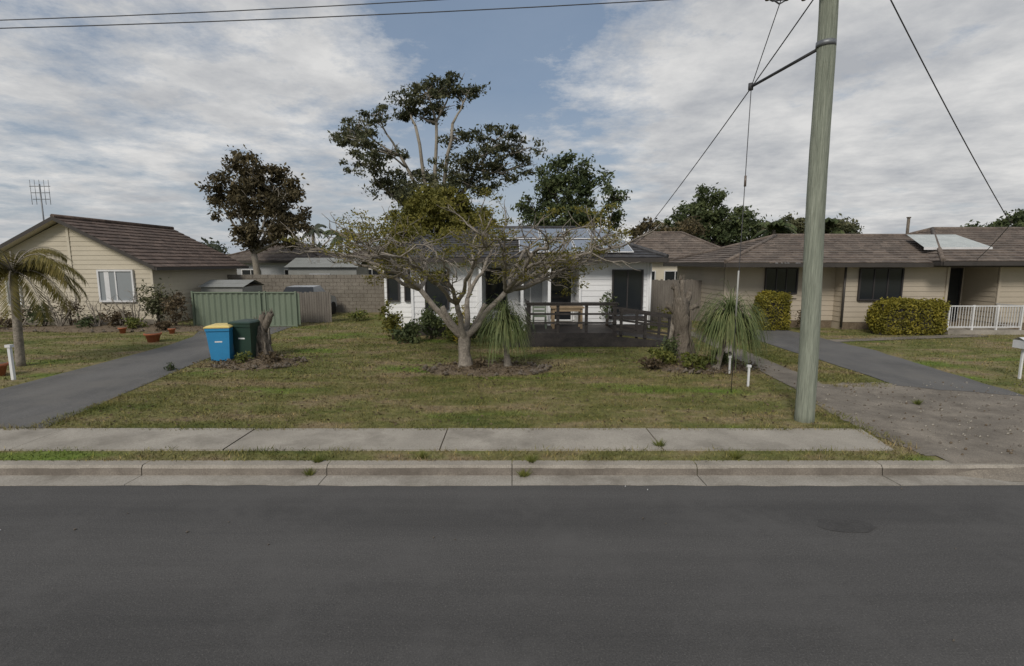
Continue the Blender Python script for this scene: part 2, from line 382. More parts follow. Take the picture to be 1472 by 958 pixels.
for i in range(600):
    x_=random.gauss(8.0,2.0); y_=random.uniform(6.6,11)
    if x_<5.6 or x_>13: continue
    s_=random.uniform(.006,.022); a.tube([(x_-s_,y_,.012),(x_,y_,.014+s_*.6),(x_+s_,y_+.4*s_,.012)],[s_*.4,s_*.8,s_*.3],random.choice([m_kerb,m_dirt,m_path]),5,jit=.2)
a.done("loose_gravel")
def mulch(name,cx,cy,rx,ry,h):
    b=MB(); N=28; rings=7; P=[]
    for i in range(rings+1):
        t=i/rings
        P.append([(cx+math.cos(2*math.pi*j/N)*rx*t*(1+.13*math.sin(3*j)+.08*math.sin(5.3*j)),cy+math.sin(2*math.pi*j/N)*ry*t*(1+.1*math.sin(2.2*j)),
           -.012+h*(1-t*t)+random.uniform(-.02,.02)*(i<rings)) for j in range(N)])
    for i in range(rings):
        for j in range(N): b.face([P[i][j],P[i+1][j],P[i+1][(j+1)%N],P[i][(j+1)%N]],m_dirt,True)
    for q in range(60):
        a=random.uniform(0,6.28); t=random.uniform(.75,1.05); x_=cx+math.cos(a)*rx*t;y_=cy+math.sin(a)*ry*t; s_=random.uniform(.02,.07)
        b.tube([(x_-s_,y_,.02),(x_,y_,.04+s_*.5),(x_+s_,y_+.01,.02)],[s_*.4,s_*.8,s_*.4],m_stump,5,jit=.3)
    b.done(name)
    C=np.stack([cx+rng.normal(size=1100)*rx*.55,cy+rng.normal(size=1100)*ry*.55,np.full(1100,.03)+rng.uniform(0,h*.8,1100)],1)
    polymesh("leaf_litter",leafquads(C,.035,2,.7),4,l_dry,None)
mulch("mulch_bed",-.6,12.35,1.6,.8,.11)
mulch("mulch_bed",-6.55,13.1,1.1,.85,.11)
mulch("mulch_bed",4.75,12.7,1.35,.9,.10)
mulch("garden_bed",-15.8,20.1,5.6,1.0,.16)

# grass blades -----------------------------------------------------
def driveL(x,y):
    t=np.clip((y-7.8)/13,0,1); return (x<-7.42-1.75*t**.8) & (x>-10.45-.9*t)
def driveR(x,y):
    return ((x>5.5)&(y<10.6)&(x<16-(y-6.5)*1.7))|((x>5.9+(y-10.4)*.07)&(x<6.75+(y-10.4)*.055)&(y>=10))|((x>8.2)&(x<10.1+.8*np.clip((y-9.7)/5,0,1))&(y>9.7))
def bed(x,y):
    o=np.zeros(len(x),bool)
    for cx,cy,rx,ry in ((-.6,12.35,1.5,.72),(-6.55,13.1,1.0,.76),(4.75,12.7,1.25,.8)):
        o|=((x-cx)/rx)**2+((y-cy)/ry)**2<1
    return o
def blades(n,x0,x1,y0,y1,hmin,hmax,w,filt=True):
    x=rng.uniform(x0,x1,n); y=rng.uniform(y0,y1,n)
    if filt:
        kp=(~driveL(x,y)&~driveR(x,y)&(~bed(x,y)|(rng.random(n)<.12))); x=x[kp];y=y[kp]
    n=len(x); tuft=.5+.5*np.sin(x*3.1+np.sin(y*2.3)*2)*np.sin(y*3.7+np.cos(x*1.7)*2)
    h=(hmin+(hmax-hmin)*rng.random(n)**2)*(.5+.9*tuft); a=rng.uniform(0,2*np.pi,n); ww=w*rng.uniform(.6,1.4,n)
    lx=rng.normal(size=n)*h*.7; ly=rng.normal(size=n)*h*.7
    A=np.stack([x-np.cos(a)*ww/2,y-np.sin(a)*ww/2,np.full(n,-.002)],1);B=np.stack([x+np.cos(a)*ww/2,y+np.sin(a)*ww/2,np.full(n,-.002)],1)
    Cc=np.stack([x+lx,y+ly,h],1); return np.stack([A,B,Cc],1).reshape(-1,3)
V=[blades(80000,-9,5.75,7.76,11.5,.012,.055,.014),blades(60000,-10,10,11.3,17.5,.02,.06,.022),blades(22000,-9,9,17.2,26,.03,.09,.03),
   blades(12000,-20,5.6,6.47,6.90,.02,.075,.013,False),blades(24000,-20,-10.3,7.8,20.5,.02,.06,.022),blades(26000,9.8,22,9.5,20,.02,.06,.024),
   blades(3600,-9,5.6,7.68,7.84,.03,.09,.013,False),blades(9000,6.8,8.15,10.5,20,.02,.07,.02,False),blades(1500,5.3,5.75,6.9,10.4,.02,.08,.015,False),blades(1200,-7.7,-7.35,7.8,10,.02,.08,.015,False)]
polymesh("grass",np.concatenate(V),3,m_blade)
def tuftobj(name,x,y,z,n,h,rad,lm=l_hedge2,w=.012):
    a=rng.uniform(0,6.28,n); q=rad*rng.random(n); bx=x+np.cos(a)*q*.3;by=y+np.sin(a)*q*.3
    tx=x+np.cos(a)*q;ty=y+np.sin(a)*q; hh=z+h*rng.uniform(.4,1,n)
    A=np.stack([bx-w/2,by,np.full(n,z)],1);B=np.stack([bx+w/2,by,np.full(n,z)],1);Cc=np.stack([tx,ty,hh],1)
    polymesh(name,np.stack([A,B,Cc],1).reshape(-1,3),3,lm)
for x_,y_,z_ in ((-2.62,6.32,-.12),(.15,6.28,-.12),(.25,6.46,0),(-2.55,6.46,0),(-1.2,6.6,0),(3.0,6.6,0),(2.1,7.0,.01),(7.5,9.2,.01)): tuftobj("weed_tuft",x_,y_,z_,80,.12,.15)

# ---------------------------------------------------------------- main white house
H=empty("white_weatherboard_house",(.6,18.3,0))
w=MB()
w.box(-3.58,-1.2,18.32,25,.0,2.7,m_white); w.box(2.42,4.83,18.32,25,0,2.7,m_white); w.box(-1.2,2.42,19.62,25,0,2.7,m_white)
w.box(-5.15,-3.6,20.82,25.5,0,2.6,m_white)
for a,b,y_ in ((-3.6,-1.18,18.3),(2.4,4.85,18.3),(-1.2,2.4,19.6),(-5.17,-3.6,20.8)): w.clad((a,y_),(b,y_),.42,2.62,(0,-1),m_white,.2)
w.clad((4.85,18.3),(4.85,25),.42,2.62,(1,0),m_white,.2); w.clad((-3.6,25),(-3.6,18.3),.42,2.62,(-1,0),m_white,.2); w.clad((2.4,19.6),(2.4,18.3),.42,2.6,(-1,0),m_white,.2)
for a,b,y_ in ((-3.59,-1.19,18.25),(2.41,4.84,18.25)): w.box(a,b,y_,y_+.04,0,.4,m_darkwood)
for x_ in (-3.6,-1.24,2.38,4.79): w.box(x_,x_+.09,18.24,18.3,.4,2.62,m_white)
w.done("walls",H)
w=MB()
w.win(3.6,4.6,.85,2.32,18.28,m_dframe,m_glass,2); w.box(3.45,4.75,18.2,18.27,.62,.72,m_dframe)
w.win(-3.05,-2.3,1.0,2.25,18.28,m_dframe,m_glass,1); w.win(-.95,-.25,.9,2.35,19.58,m_dframe,m_glass,1)
w.win(.25,1.15,1.1,2.35,19.58,m_alu,m_grey,2); w.win(-5.0,-4.6,1.1,2.2,20.78,m_dframe,m_glass,1)
w.win(-4.3,-3.85,1.1,2.2,20.78,m_dframe,m_glass,1)
w.done("windows",H)
w=MB(); w.win(1.45,2.25,.45,2.45,19.58,m_white,m_glass,1); w.done("door",H)
w=MB(); hip(w,-4.05,5.3,17.65,26,2.78,4.02,m_char,inset=2.6); hip(w,-5.6,-2.0,20.2,26.2,2.7,3.75,m_char,inset=1.7)
w.done("roof",H)
w=MB()
for x_ in (-1.15,.3,1.25): w.box(x_,x_+.1,17.85,17.95,.4,2.64,m_white)
w.tube([(4.9,18.2,.3),(4.9,18.2,2.6)],.04,m_white,8); w.done("verandah_posts",H)
sp=MB(); sl=(4.02-2.78)/(21.82-17.65)
def rz(y): return 2.78+(y-17.65)*sl+.09
def panel(x0,y0,x1,y1):
    P=[(x0,y0,rz(y0)),(x1,y0,rz(y0)),(x1,y1,rz(y1)),(x0,y1,rz(y1))]
    sp.face([(a,b,c+.03) for a,b,c in P],m_alu)
    q=.03
    sp.face([(x0+q,y0+q,rz(y0+q)+.036),(x1-q,y0+q,rz(y0+q)+.036),(x1-q,y1-q,rz(y1-q)+.036),(x0+q,y1-q,rz(y1-q)+.036)],m_panel)
    sp.face([P[0],P[1],(x1,y0,P[1][2]+.03),(x0,y0,P[0][2]+.03)],m_alu)
for i in range(4): panel(.25+i*1.0,17.95,1.22+i*1.0,19.5)
for i in range(5): panel(-.9+i*1.0,19.75,.07+i*1.0,21.3)
sp.done("solar_panels",H)
D=empty("timber_deck",(2,17,0)); w=MB()
for i in range(16): w.box(.45,3.3,16.0+i*.145,16.13+i*.145,.38,.42,m_darkwood)
w.box(.45,3.3,15.95,16.0,.2,.42,m_darkwood)
for x_ in (.5,1.4,2.3,3.2):
    w.box(x_,x_+.09,16.02,16.11,0,1.32,m_darkwood)
for z_ in (.7,.98,1.27): w.box(.5,3.29,15.985,16.018,z_,z_+.06,m_darkwood)
w.box(.42,3.33,15.96,16.1,1.335,1.37,m_darkwood)
for y_ in (16.7,17.5): w.box(.5,.59,y_,y_+.09,0,1.32,m_darkwood)
for z_ in (.7,.98,1.27): w.box(.46,.498,16.0,18.2,z_,z_+.06,m_darkwood)
w.done("deck",D)
w=MB()
def rp(x): return .40-(x-3.3)*.14
for yy in (15.75,16.85):
    for x_ in (3.35,4.1,4.85,5.45): w.box(x_,x_+.08,yy,yy+.08,0,rp(x_)+.78,m_darkwood)
    for dz in (.1,.42,.72): w.face([(3.3,yy-.01,rp(3.3)+dz),(5.53,yy-.01,rp(5.53)+dz),(5.53,yy-.01,rp(5.53)+dz+.07),(3.3,yy-.01,rp(3.3)+dz+.07)],m_darkwood)
w.face([(3.3,15.7,rp(3.3)),(5.6,15.7,rp(5.6)),(5.6,16.95,rp(5.6)),(3.3,16.95,rp(3.3))],m_darkwood)
w.face([(-.3,15.68,.02),(5.6,15.68,.02),(5.6,15.68,.12),(3.3,15.68,.34),(-.3,15.68,.24)],m_darkwood)
w.done("ramp",D)
w=MB(); T=empty("outdoor_table",(1.9,17.2,.42))
w.box(1.3,2.4,16.9,17.6,1.1,1.15,m_tanwood)
for x_ in (1.35,2.28):
    for y_ in (16.95,17.5): w.box(x_,x_+.07,y_,y_+.07,.42,1.1,m_tanwood)
w.box(1.43,2.27,16.93,16.96,1.0,1.1,m_tanwood)
w.done("table",T)
w=MB(); C0=empty("outdoor_chair",(.95,17.1,.42))
w.box(.7,1.15,16.9,17.35,.82,.86,m_green)
for x_ in (.7,1.11):
    for y_ in (16.9,17.31): w.box(x_,x_+.04,y_,y_+.04,.42,.819 if y_<17 else 1.3,m_green)
for z_ in (.95,1.08,1.21): w.box(.745,1.105,17.32,17.34,z_,z_+.06,m_green)
w.done("chair",C0)

# ---------------------------------------------------------------- left cream house
H=empty("cream_gable_house",(-18.4,21.4,0)); w=MB()
w.box(-21.9,-14.95,21.42,28,0,2.6,m_cream)
w.face([(-21.9,21.42,2.6),(-14.95,21.42,2.6),(-18.42,21.42,4.28)],m_cream)
cl=lambda z:(0,1) if z<=2.6 else ((z-2.6)/1.68*.5,1-(z-2.6)/1.68*.5)
w.clad((-21.9,21.4),(-14.95,21.4),.25,4.25,(0,-1),m_cream,.19,cl)
w.clad((-14.95,21.4),(-14.95,28),.25,2.6,(1,0),m_cream,.19)
w.box(-18.3,-18.2,21.35,21.4,.2,4.1,m_cream2); w.box(-15.0,-14.9,21.35,21.4,.2,2.55,m_cream2)
w.box(-21.88,-14.96,21.38,21.42,0,.24,m_block); w.done("walls",H)
w=MB(); w.win(-17.1,-15.75,1.05,2.25,21.38,m_alu,m_glass2,2,w=.07); w.box(-16.9,-16.7,21.325,21.334,1.05,2.25,m_alu)
w.win(-20.95,-20.5,.9,2.0,21.38,m_alu,m_glass2,1,w=.07); w.done("windows",H)
w=MB(); rx=-18.42
w.roof((-14.5,20.95,2.42),(-14.5,28.3,2.42),(rx,28.3,4.42),(rx,20.95,4.42),m_brown)
w.roof((-22.35,28.3,2.42),(-22.35,20.95,2.42),(rx,20.95,4.42),(rx,28.3,4.42),m_brown)
w.tube([(rx,20.95,4.46),(rx,28.3,4.46)],.09,m_brown,8)
for sx in (-14.5,-22.35):
    w.face([(sx,20.93,2.30),(rx,20.93,4.30),(rx,20.93,4.46),(sx,20.93,2.46)],m_fascia)
    w.face([(sx,20.96,2.36),(rx,20.96,4.36),(rx,21.45,4.36),(sx,21.45,2.36)],m_cream2)
w.box(-14.52,-14.42,20.95,28.3,2.3,2.42,m_fascia); w.done("roof",H)
w=MB(); A=empty("tv_antenna",(-22.4,25,0))
w.tube([(-22.4,25,2.9),(-22.4,25,6.3)],.03,m_steel,6)
for z_,l in ((6.2,.5),(5.9,.45),(5.6,.4)): w.tube([(-22.4-l,25,z_),(-22.4+l,25,z_)],.015,m_steel,4)
for i in range(5):
    w.tube([(-22.85+i*.22,25,5.35),(-22.85+i*.22,25,6.5)],.012,m_steel,4)
w.done("mast",A)

# ---------------------------------------------------------------- right tan house
H=empty("tan_weatherboard_house",(15,20,0)); w=MB()
secs=((8.5,12.95,20.6),(12.95,16.95,20.0),(16.95,18.7,21.3),(18.7,25.5,19.8))
for a,b,y_ in secs:
    w.box(a,b-.01,y_+.02,26.5,0,2.55,m_tan); w.clad((a,y_),(b,y_),.3,2.5,(0,-1),m_tan,.2); w.box(a+.01,b-.02,y_-.01,y_+.02,0,.29,m_dirt)
w.clad((8.5,26.5),(8.5,20.6),.3,2.5,(-1,0),m_tan,.2); w.clad((12.95,20.6),(12.95,20),.3,2.5,(-1,0),m_tan,.2)
w.clad((18.7,21.3),(18.7,19.8),.3,2.5,(-1,0),m_tan,.2)
w.tube([(12.9,19.93,.1),(12.9,19.93,2.45)],.045,m_fascia,8)
for x_,y_ in ((8.5,20.54),(16.86,19.94),(18.7,19.74)): w.box(x_,x_+.09,y_,y_+.05,.28,2.5,m_tan)
w.done("walls",H)
w=MB(); w.win(10.15,11.35,1.42,2.36,20.58,m_dframe,m_glass,3); w.win(13.5,15.1,1.2,2.36,19.98,m_dframe,m_glass,3)
w.win(21,22.3,1.1,2.3,19.78,m_dframe,m_glass,2); w.box(10.1,11.4,20.5,20.55,1.2,1.33,m_tan); w.done("windows",H)
w=MB(); w.win(17.1,18.5,.3,2.35,21.28,m_dframe,m_glass,3); w.done("door",H)
w=MB(); hip(w,8.0,26,19.35,27.2,2.6,3.78,m_brown2,inset=3.8); hip(w,15.8,27,18.95,28.2,2.66,4.1,m_brown2,inset=3.2); w.done("roof",H)
w=MB(); s2=(4.1-2.66)/(23.575-18.95)
def z2(y): return 2.66+(y-18.95)*s2+.1
w.face([(16.2,20.4,z2(20.4)),(18.9,20.4,z2(20.4)),(19.0,22.3,z2(22.3)),(16.9,22.3,z2(22.3))],m_panelw)
w.face([(16.2,20.4,z2(20.4)-.1),(18.9,20.4,z2(20.4)-.1),(18.9,20.4,z2(20.4)),(16.2,20.4,z2(20.4))],m_alu); w.done("skylight",H)
w=MB(); w.tube([(19.2,25.3,3.5),(19.2,25.3,4.75)],.07,m_stump,8); w.tube([(19.2,25.3,4.75),(19.2,25.3,4.8)],.1,m_stump,8); w.done("flue",H)
P=empty("porch_railing",(17.4,18.7,0)); w=MB()
w.box(15.9,18.7,18.5,19.9,0,.16,m_path)
for z_ in (.25,1.02): w.box(15.95,18.65,18.6,18.63,z_,z_+.04,m_alu); 
for i in range(28): w.box(15.95+i*.1,15.965+i*.1,18.607,18.622,.29,1.02,m_alu)
for i in range(4): w.box(15.93+i*.89,15.98+i*.89,18.59,18.64,.16,1.08,m_alu)
for z_ in (.25,1.02): w.box(18.66,18.69,18.64,19.7,z_,z_+.04,m_alu)
for i in range(11): w.box(18.667,18.682,18.65+i*.1,18.665+i*.1,.29,1.02,m_alu)
w.done("railing",P)

# ---------------------------------------------------------------- fences, walls, background houses
w=MB(); x_=-13.0
while x_<-8.9:
    w.face([(x_,20.9,.06),(x_+.06,20.86,.06),(x_+.06,20.86,1.38),(x_,20.9,1.38)],m_green); w.face([(x_+.06,20.86,.06),(x_+.12,20.86,.06),(x_+.12,20.86,1.38),(x_+.06,20.86,1.38)],m_green)
    w.face([(x_+.12,20.86,.06),(x_+.18,20.9,.06),(x_+.18,20.9,1.38),(x_+.12,20.86,1.38)],m_green); w.face([(x_+.18,20.9,.06),(x_+.24,20.9,.06),(x_+.24,20.9,1.38),(x_+.18,20.9,1.38)],m_green); x_+=.24
w.box(-13.0,-8.8,20.83,20.91,1.38,1.43,m_green); w.box(-13.0,-8.8,20.83,20.91,.02,.06,m_green)
for x_ in (-13.05,-10.3,-10.1,-8.85): w.box(x_,x_+.07,20.82,20.92,0,1.46,m_green)
w.done("green_steel_gate")
w=MB()
zz=0;row=0
while zz<1.85:
    x_=-16.2+(.2 if row%2 else 0)
    while x_<-5.2: w.box(x_,x_+.385,27+random.uniform(0,.008),27.2,zz,zz+.185,m_block); x_+=.4
    zz+=.2;row+=1
w.box(-16.2,-5.0,27.02,27.18,0,1.84,m_dirt); w.done("block_wall")
w=MB(); x_=-9.35
while x_<-7.95: w.box(x_,x_+.095,22.3,22.33,0,1.34+random.uniform(-.03,.03),m_timbf); x_+=.105
w.box(-9.35,-7.9,22.33,22.37,.3,.4,m_timbf); w.box(-9.35,-7.9,22.33,22.37,1,1.1,m_timbf); w.done("paling_fence")
w=MB(); x_=5.0
while x_<8.4: w.box(x_,x_+.095,23.0,23.03,0,1.85+random.uniform(-.03,.03),m_timbf); x_+=.103
w.box(5,8.4,23.03,23.07,.4,.5,m_timbf); w.done("paling_fence")
def house(name,x0,x1,y0,y1,ez,rz_,mw,mr,wins=()):
    e=empty(name,((x0+x1)/2,y0,0)); a=MB(); a.box(x0+.4,x1-.4,y0+.4,y1-.4,0,ez-.13,mw); a.done("walls",e)
    a=MB(); hip(a,x0,x1,y0,y1,ez,rz_,mr,inset=min((x1-x0)*.35,(y1-y0)/2)); a.done("roof",e)
    a=MB()
    for wx in wins: a.win(wx,wx+1.2,1.1,2.1,y0+.38,m_alu,m_glass,2)
    if wins: a.done("windows",e)
house("distant_house",-21,-13.2,36,44,2.75,4.0,m_grey,m_brown2,(-19,-16))
house("distant_house",-13.0,-3.5,38,46,2.9,4.2,m_cream2,m_brown2,(-11,-8))
house("distant_house",6.2,13.5,30,37,2.85,4.5,m_cream2,m_brown2,(7.2,9))
house("distant_house",-34,-24,38,46,2.8,4.6,m_cream2,m_brown,())
house("distant_house",30,44,38,46,2.8,4.4,m_cream,m_brown2,())
house("distant_house",13.5,22,42,50,2.8,4.6,m_grey,m_brown,())
a=MB(); e=empty("garden_shed",(-11.2,30,0)); a.box(-12.8,-8.9,29.5,32,0,2.35,m_shed); a.roof((-12.95,29.3,2.35),(-8.75,29.3,2.35),(-8.75,31,2.9),(-12.95,31,2.9),m_shed,.5,.01)
a.roof((-8.75,32.4,2.35),(-12.95,32.4,2.35),(-12.95,31,2.9),(-8.75,31,2.9),m_shed,.5,.01); a.box(-11.6,-10.4,29.46,29.5,0,2.0,m_grey); a.done("shed_shell",e)
a=MB(); e=empty("garden_shed",(-14,24,0)); a.box(-14.3,-12.4,23.6,25.5,0,1.5,m_shed); a.roof((-14.4,23.5,1.5),(-12.3,23.5,1.5),(-12.3,24.6,1.8),(-14.4,24.6,1.8),m_shed,.5,.01)
a.roof((-12.3,25.6,1.5),(-14.4,25.6,1.5),(-14.4,24.6,1.8),(-12.3,24.6,1.8),m_shed,.5,.01); a.done("shed_shell",e)
CX=-9.95; e=empty("parked_car",(CX,25.2,0)); a=MB()
yz=[(-1.0,.35),(-1.0,.85),(-.9,1.0),(-.55,1.48),(.35,1.52),(.9,1.05),(1.9,.9),(2.1,.7),(2.1,.35)]
for xo in (-.8,.8):
    a.face([(CX+xo*(.8 if z>1.2 else 1),24.6+y,z) for y,z in yz],m_carp)
for (ya,za),(yb,zb) in zip(yz,yz[1:]):
    fa=.8 if za>1.2 else 1; fb=.8 if zb>1.2 else 1
    a.face([(CX-.8*fa,24.6+ya,za),(CX+.8*fa,24.6+ya,za),(CX+.8*fb,24.6+yb,zb),(CX-.8*fb,24.6+yb,zb)],m_glass if (za<1.1<zb or zb<1.1<za) else m_carp,False)
for sx in (-.78,.78):
    for sy in (-.5,1.5): a.tube([(CX+sx-.08,24.6+sy,.32),(CX+sx+.08,24.6+sy,.32)],.32,m_black,16)
a.done("body",e)

# ---------------------------------------------------------------- power pole, guy, cables
PP=empty("power_pole",(4.86,8.24,0)); a=MB()
pts=[];rs=[]
for i in range(30):
    t=i/29; z_=-.2+9.4*t; pts.append((4.86-.022*z_+.012*math.sin(z_*1.3),8.24,z_)); rs.append(.148-.03*t)
a.tube(pts,rs,m_pole,28,jit=.014); a.done("pole",PP)
a=MB(); a.box(3.72,5.7,8.0,8.1,6.62,6.72,m_stump)
for x_ in (3.85,4.2,5.1,5.55): a.tube([(x_,8.05,6.72),(x_,8.05,6.78),(x_,8.05,6.8),(x_,8.05,6.86)],[.02,.045,.05,.03],m_insul,8)
for x_ in (3.72,4.0,4.25): a.tube([(x_,8.05,6.62),(x_,8.05,6.52),(x_,8.05,6.44),(x_,8.05,6.39)],[.02,.05,.05,.03],m_insul,8)
a.tube([(3.55,8.05,6.5),(3.8,8.05,6.38),(4.1,8.05,6.42),(4.3,8.05,6.6)],.012,m_wire,5)
a.tube([(4.0,8.05,6.4),(3.9,8.05,6.34),(3.7,8.05,6.46),(3.55,8.05,6.44)],.012,m_wire,5)
a.done("crossarm",PP)
a=MB(); a.tube([(4.72,8.35,5.86),(4.47,10.1,5.86)],.026,m_wire,8)
a.tube([(4.735,8.24,5.82),(4.735,8.24,5.90)],.138,m_steel,20)
a.tube([(4.46,10.1,5.80),(4.46,10.1,5.92)],.045,m_wire,8); a.done("guy_strut",PP)
a=MB(); a.tube([(4.66,8.3,8.6),(4.47,10.1,5.86)],.008,m_wire,5); a.tube([(4.47,10.1,5.86),(4.44,10.12,0)],.008,m_wire,5)
a.tube([(4.445,10.12,1.55),(4.45,10.12,2.45)],.016,m_greymetal,8)
a.tube([(4.464,10.1,4.05),(4.463,10.1,4.25)],.022,m_insul,8); a.done("guy_wire",PP)
def wire(mb,p,q,sag,r=.009,n=24):
    p=Vector(p);q=Vector(q); mb.tube([p.lerp(q,i/n)-Vector((0,0,4*sag*(i/n)*(1-i/n))) for i in range(n+1)],r,m_wire,5)
a=MB()
for x_,y_,z_,s_ in ((3.72,8.05,6.48,.58),(3.85,8.6,6.98,.74)):
    wire(a,(x_,y_,z_),(-36,y_,z_),s_,.0075)
wire(a,(4.7,8.2,6.86),(45,8.2,6.9),.6); wire(a,(5.5,8.05,6.86),(45,8.05,6.95),.5)
wire(a,(4.68,8.3,6.75),(4.6,18.4,3.6),.1,.011); 
wire(a,(4.8,8.1,7.6),(12.9,13.5,3.6),.1,.011); wire(a,(12.9,13.5,3.6),(17.5,19.5,2.7),.05,.011)
a.done("power_lines")
a=MB(); a.tube([(-36,8.24,-.2),(-36.1,8.24,9)],[.18,.14],m_pole,14); a.box(-37,-35,8,8.1,6.6,6.72,m_stump); a.done("power_pole",origin=(-36,8.24,0))
a=MB(); a.tube([(45,8.24,-.2),(45.1,8.24,9)],[.18,.14],m_pole,14); a.box(44,46,8,8.1,6.75,6.87,m_stump); a.done("power_pole",origin=(45,8.24,0))

# ---------------------------------------------------------------- bins
def bin_(name,x,y,h,mb_,ml,rot=0):
    a=MB(); wt,wb=.29,.22; dt,db=.36,.26
    lv=[(0.06,wb,db),(h*.85,wt*.97,dt*.93),(h*.85,wt,dt),(h*.93,wt*1.02,dt*1.02)]
    for (z0,w0,d0),(z1,w1,d1) in zip(lv,lv[1:]):
        c0=[(-w0,-d0),(w0,-d0),(w0,d0),(-w0,d0)];c1=[(-w1,-d1),(w1,-d1),(w1,d1),(-w1,d1)]
        for i in range(4): a.face([(*c0[i],z0),(*c0[(i+1)%4],z0),(*c1[(i+1)%4],z1),(*c1[i],z1)],mb_)
    a.face([(-wb,-db,.06),(-wb,db,.06),(wb,db,.06),(wb,-db,.06)],mb_)
    L=[(h*.93,1.06),(h*.955,1.07),(h*.985,.9),(h,.6)]
    for (z0,s0),(z1,s1) in zip(L,L[1:]):
        c=[(-wt,-dt),(wt,-dt),(wt,dt),(-wt,dt)]
        for i in range(4): a.face([(c[i][0]*s0,c[i][1]*s0,z0),(c[(i+1)%4][0]*s0,c[(i+1)%4][1]*s0,z0),(c[(i+1)%4][0]*s1,c[(i+1)%4][1]*s1,z1),(c[i][0]*s1,c[i][1]*s1,z1)],ml)
    a.face([(-wt*.6,-dt*.6,h),(wt*.6,-dt*.6,h),(wt*.6,dt*.6,h),(-wt*.6,dt*.6,h)],ml)
    a.box(-.09,.09,-dt*.86,-dt*.84,h*.55,h*.68,m_alu)
    a.tube([(-wt,dt*1.1,h*.9),(wt,dt*1.1,h*.9)],.018,mb_,8)
    for sx in (-1,1): a.tube([(sx*(wb+.0),db+.02,.1),(sx*(wb+.06),db+.02,.1)],.1,m_black,14)
    ob=a.done(name); ob.location=(x,y,.0); ob.rotation_euler=(0,0,rot); return ob
bin_("recycling_bin",-7.68,13.45,1.0,m_blue,m_yell,.18); bin_("rubbish_bin",-7.15,13.75,1.08,m_dgreen,m_dgreen,-.1)

# ---------------------------------------------------------------- stumps, posts, pots
def stump(name,x,y,h,r,arms,roots=0):
    a=MB(); e=empty(name,(x,y,0)); pts=[];rs=[]
    K=14
    for i in range(K+1):
        t=i/K; pts.append((x+.05*math.sin(t*5),y+.04*math.cos(t*4),-.05+h*t)); rs.append(r*(.78+.85*math.exp(-t*6)+.1*math.sin(t*11)))
    a.tube(pts,rs,m_stump,18,jit=.2)
    for dx,dy,dz,rr,z0 in arms: 
        q=limb(a,(x+dx*.1,y+dy*.1,z0),(x+dx,y+dy,z0+dz),rr,rr*.7,m_stump,.12,5,10)
        for k_ in range(5):
            E=q[-1]+Vector((random.uniform(-1,1)*rr*.5,random.uniform(-1,1)*rr*.5,0)); a.tube([E-Vector((0,0,.08)),E+Vector((random.uniform(-.04,.04),0,random.uniform(.04,.16)))],[rr*.3,.004],m_stump,5)
    for k_ in range(roots):
        an=random.uniform(0,6.28); z1=random.uniform(.8,h+.1); R=r*random.uniform(.75,1.0)
        P_=[(x+math.cos(an+.15*math.sin(j))*R*(1+.35*(1-j/6)**3*1.5)+random.uniform(-.03,.03),y+math.sin(an)*R*(1+.4*(1-j/6)**3),z1*j/6) for j in range(7)]
        a.tube(P_,[.05,.04,.035,.03,.03,.025,.02],m_stump if k_%3 else m_barkL,6,jit=.2)
    a.done("stump_wood",e); return e
stump("tree_stump",-6.85,13.9,.95,.2,[(.28,0,.5,.12,.75),(-.2,.1,.3,.1,.7),(.05,0,.35,.11,.85),(-.25,-.05,.1,.09,.55)],8)
stump("dead_tree_trunk",4.45,13.4,1.75,.25,[(-.2,0,.5,.11,1.5),(.22,.05,.4,.11,1.45),(.42,0,.2,.08,1.3),(-.38,0,.3,.08,1.2),(.02,.1,.6,.09,1.55)],26)
for x_,y_,h_ in ((5.0,10.6,.42),(5.15,11.9,.38)):
    a=MB(); a.box(x_-.02,x_+.02,y_-.015,y_+.015,0,h_,m_alu); a.box(x_-.04,x_+.04,y_-.025,y_+.025,h_,h_+.05,m_alu); a.done("marker_post")
a=MB(); a.box(-11.2,-11.14,11.2,11.26,0,.75,m_alu); a.box(-11.23,-11.11,11.18,11.28,.74,.8,m_alu); a.done("marker_post")
def pot(x,y,r,h):
    a=MB(); a.tube([(x,y,0),(x,y,h*.8),(x,y,h*.8+.001),(x,y,h)],[r*.65,r*.92,r*1.08,r*1.08],m_terra,18); a.tube([(x,y,h),(x,y,h+.005)],r*.95,m_dirt,14)
    a.done("terracotta_pot")
pot(-11.9,16.8,.24,.3); pot(-11.9,11.6,.2,.3); pot(-14.5,18.9,.13,.22); pot(-12.6,18.8,.12,.2)
LB=empty("letterbox",(11.4,11.3,0)); a=MB(); X_=11.38; a.box(X_,X_+.2,11.2,11.5,.7,.88,m_alu); a.face([(X_-.02,11.18,.88),(X_+.22,11.18,.88),(X_+.22,11.35,.95),(X_-.02,11.35,.95)],m_alu); a.face([(X_-.02,11.52,.88),(X_+.22,11.52,.88),(X_+.22,11.35,.95),(X_-.02,11.35,.95)],m_alu)
a.box(X_+.08,X_+.12,11.32,11.36,0,.7,m_alu); a.box(X_+.03,X_+.17,11.195,11.199,.8,.83,m_black); a.done("box_and_post",LB)

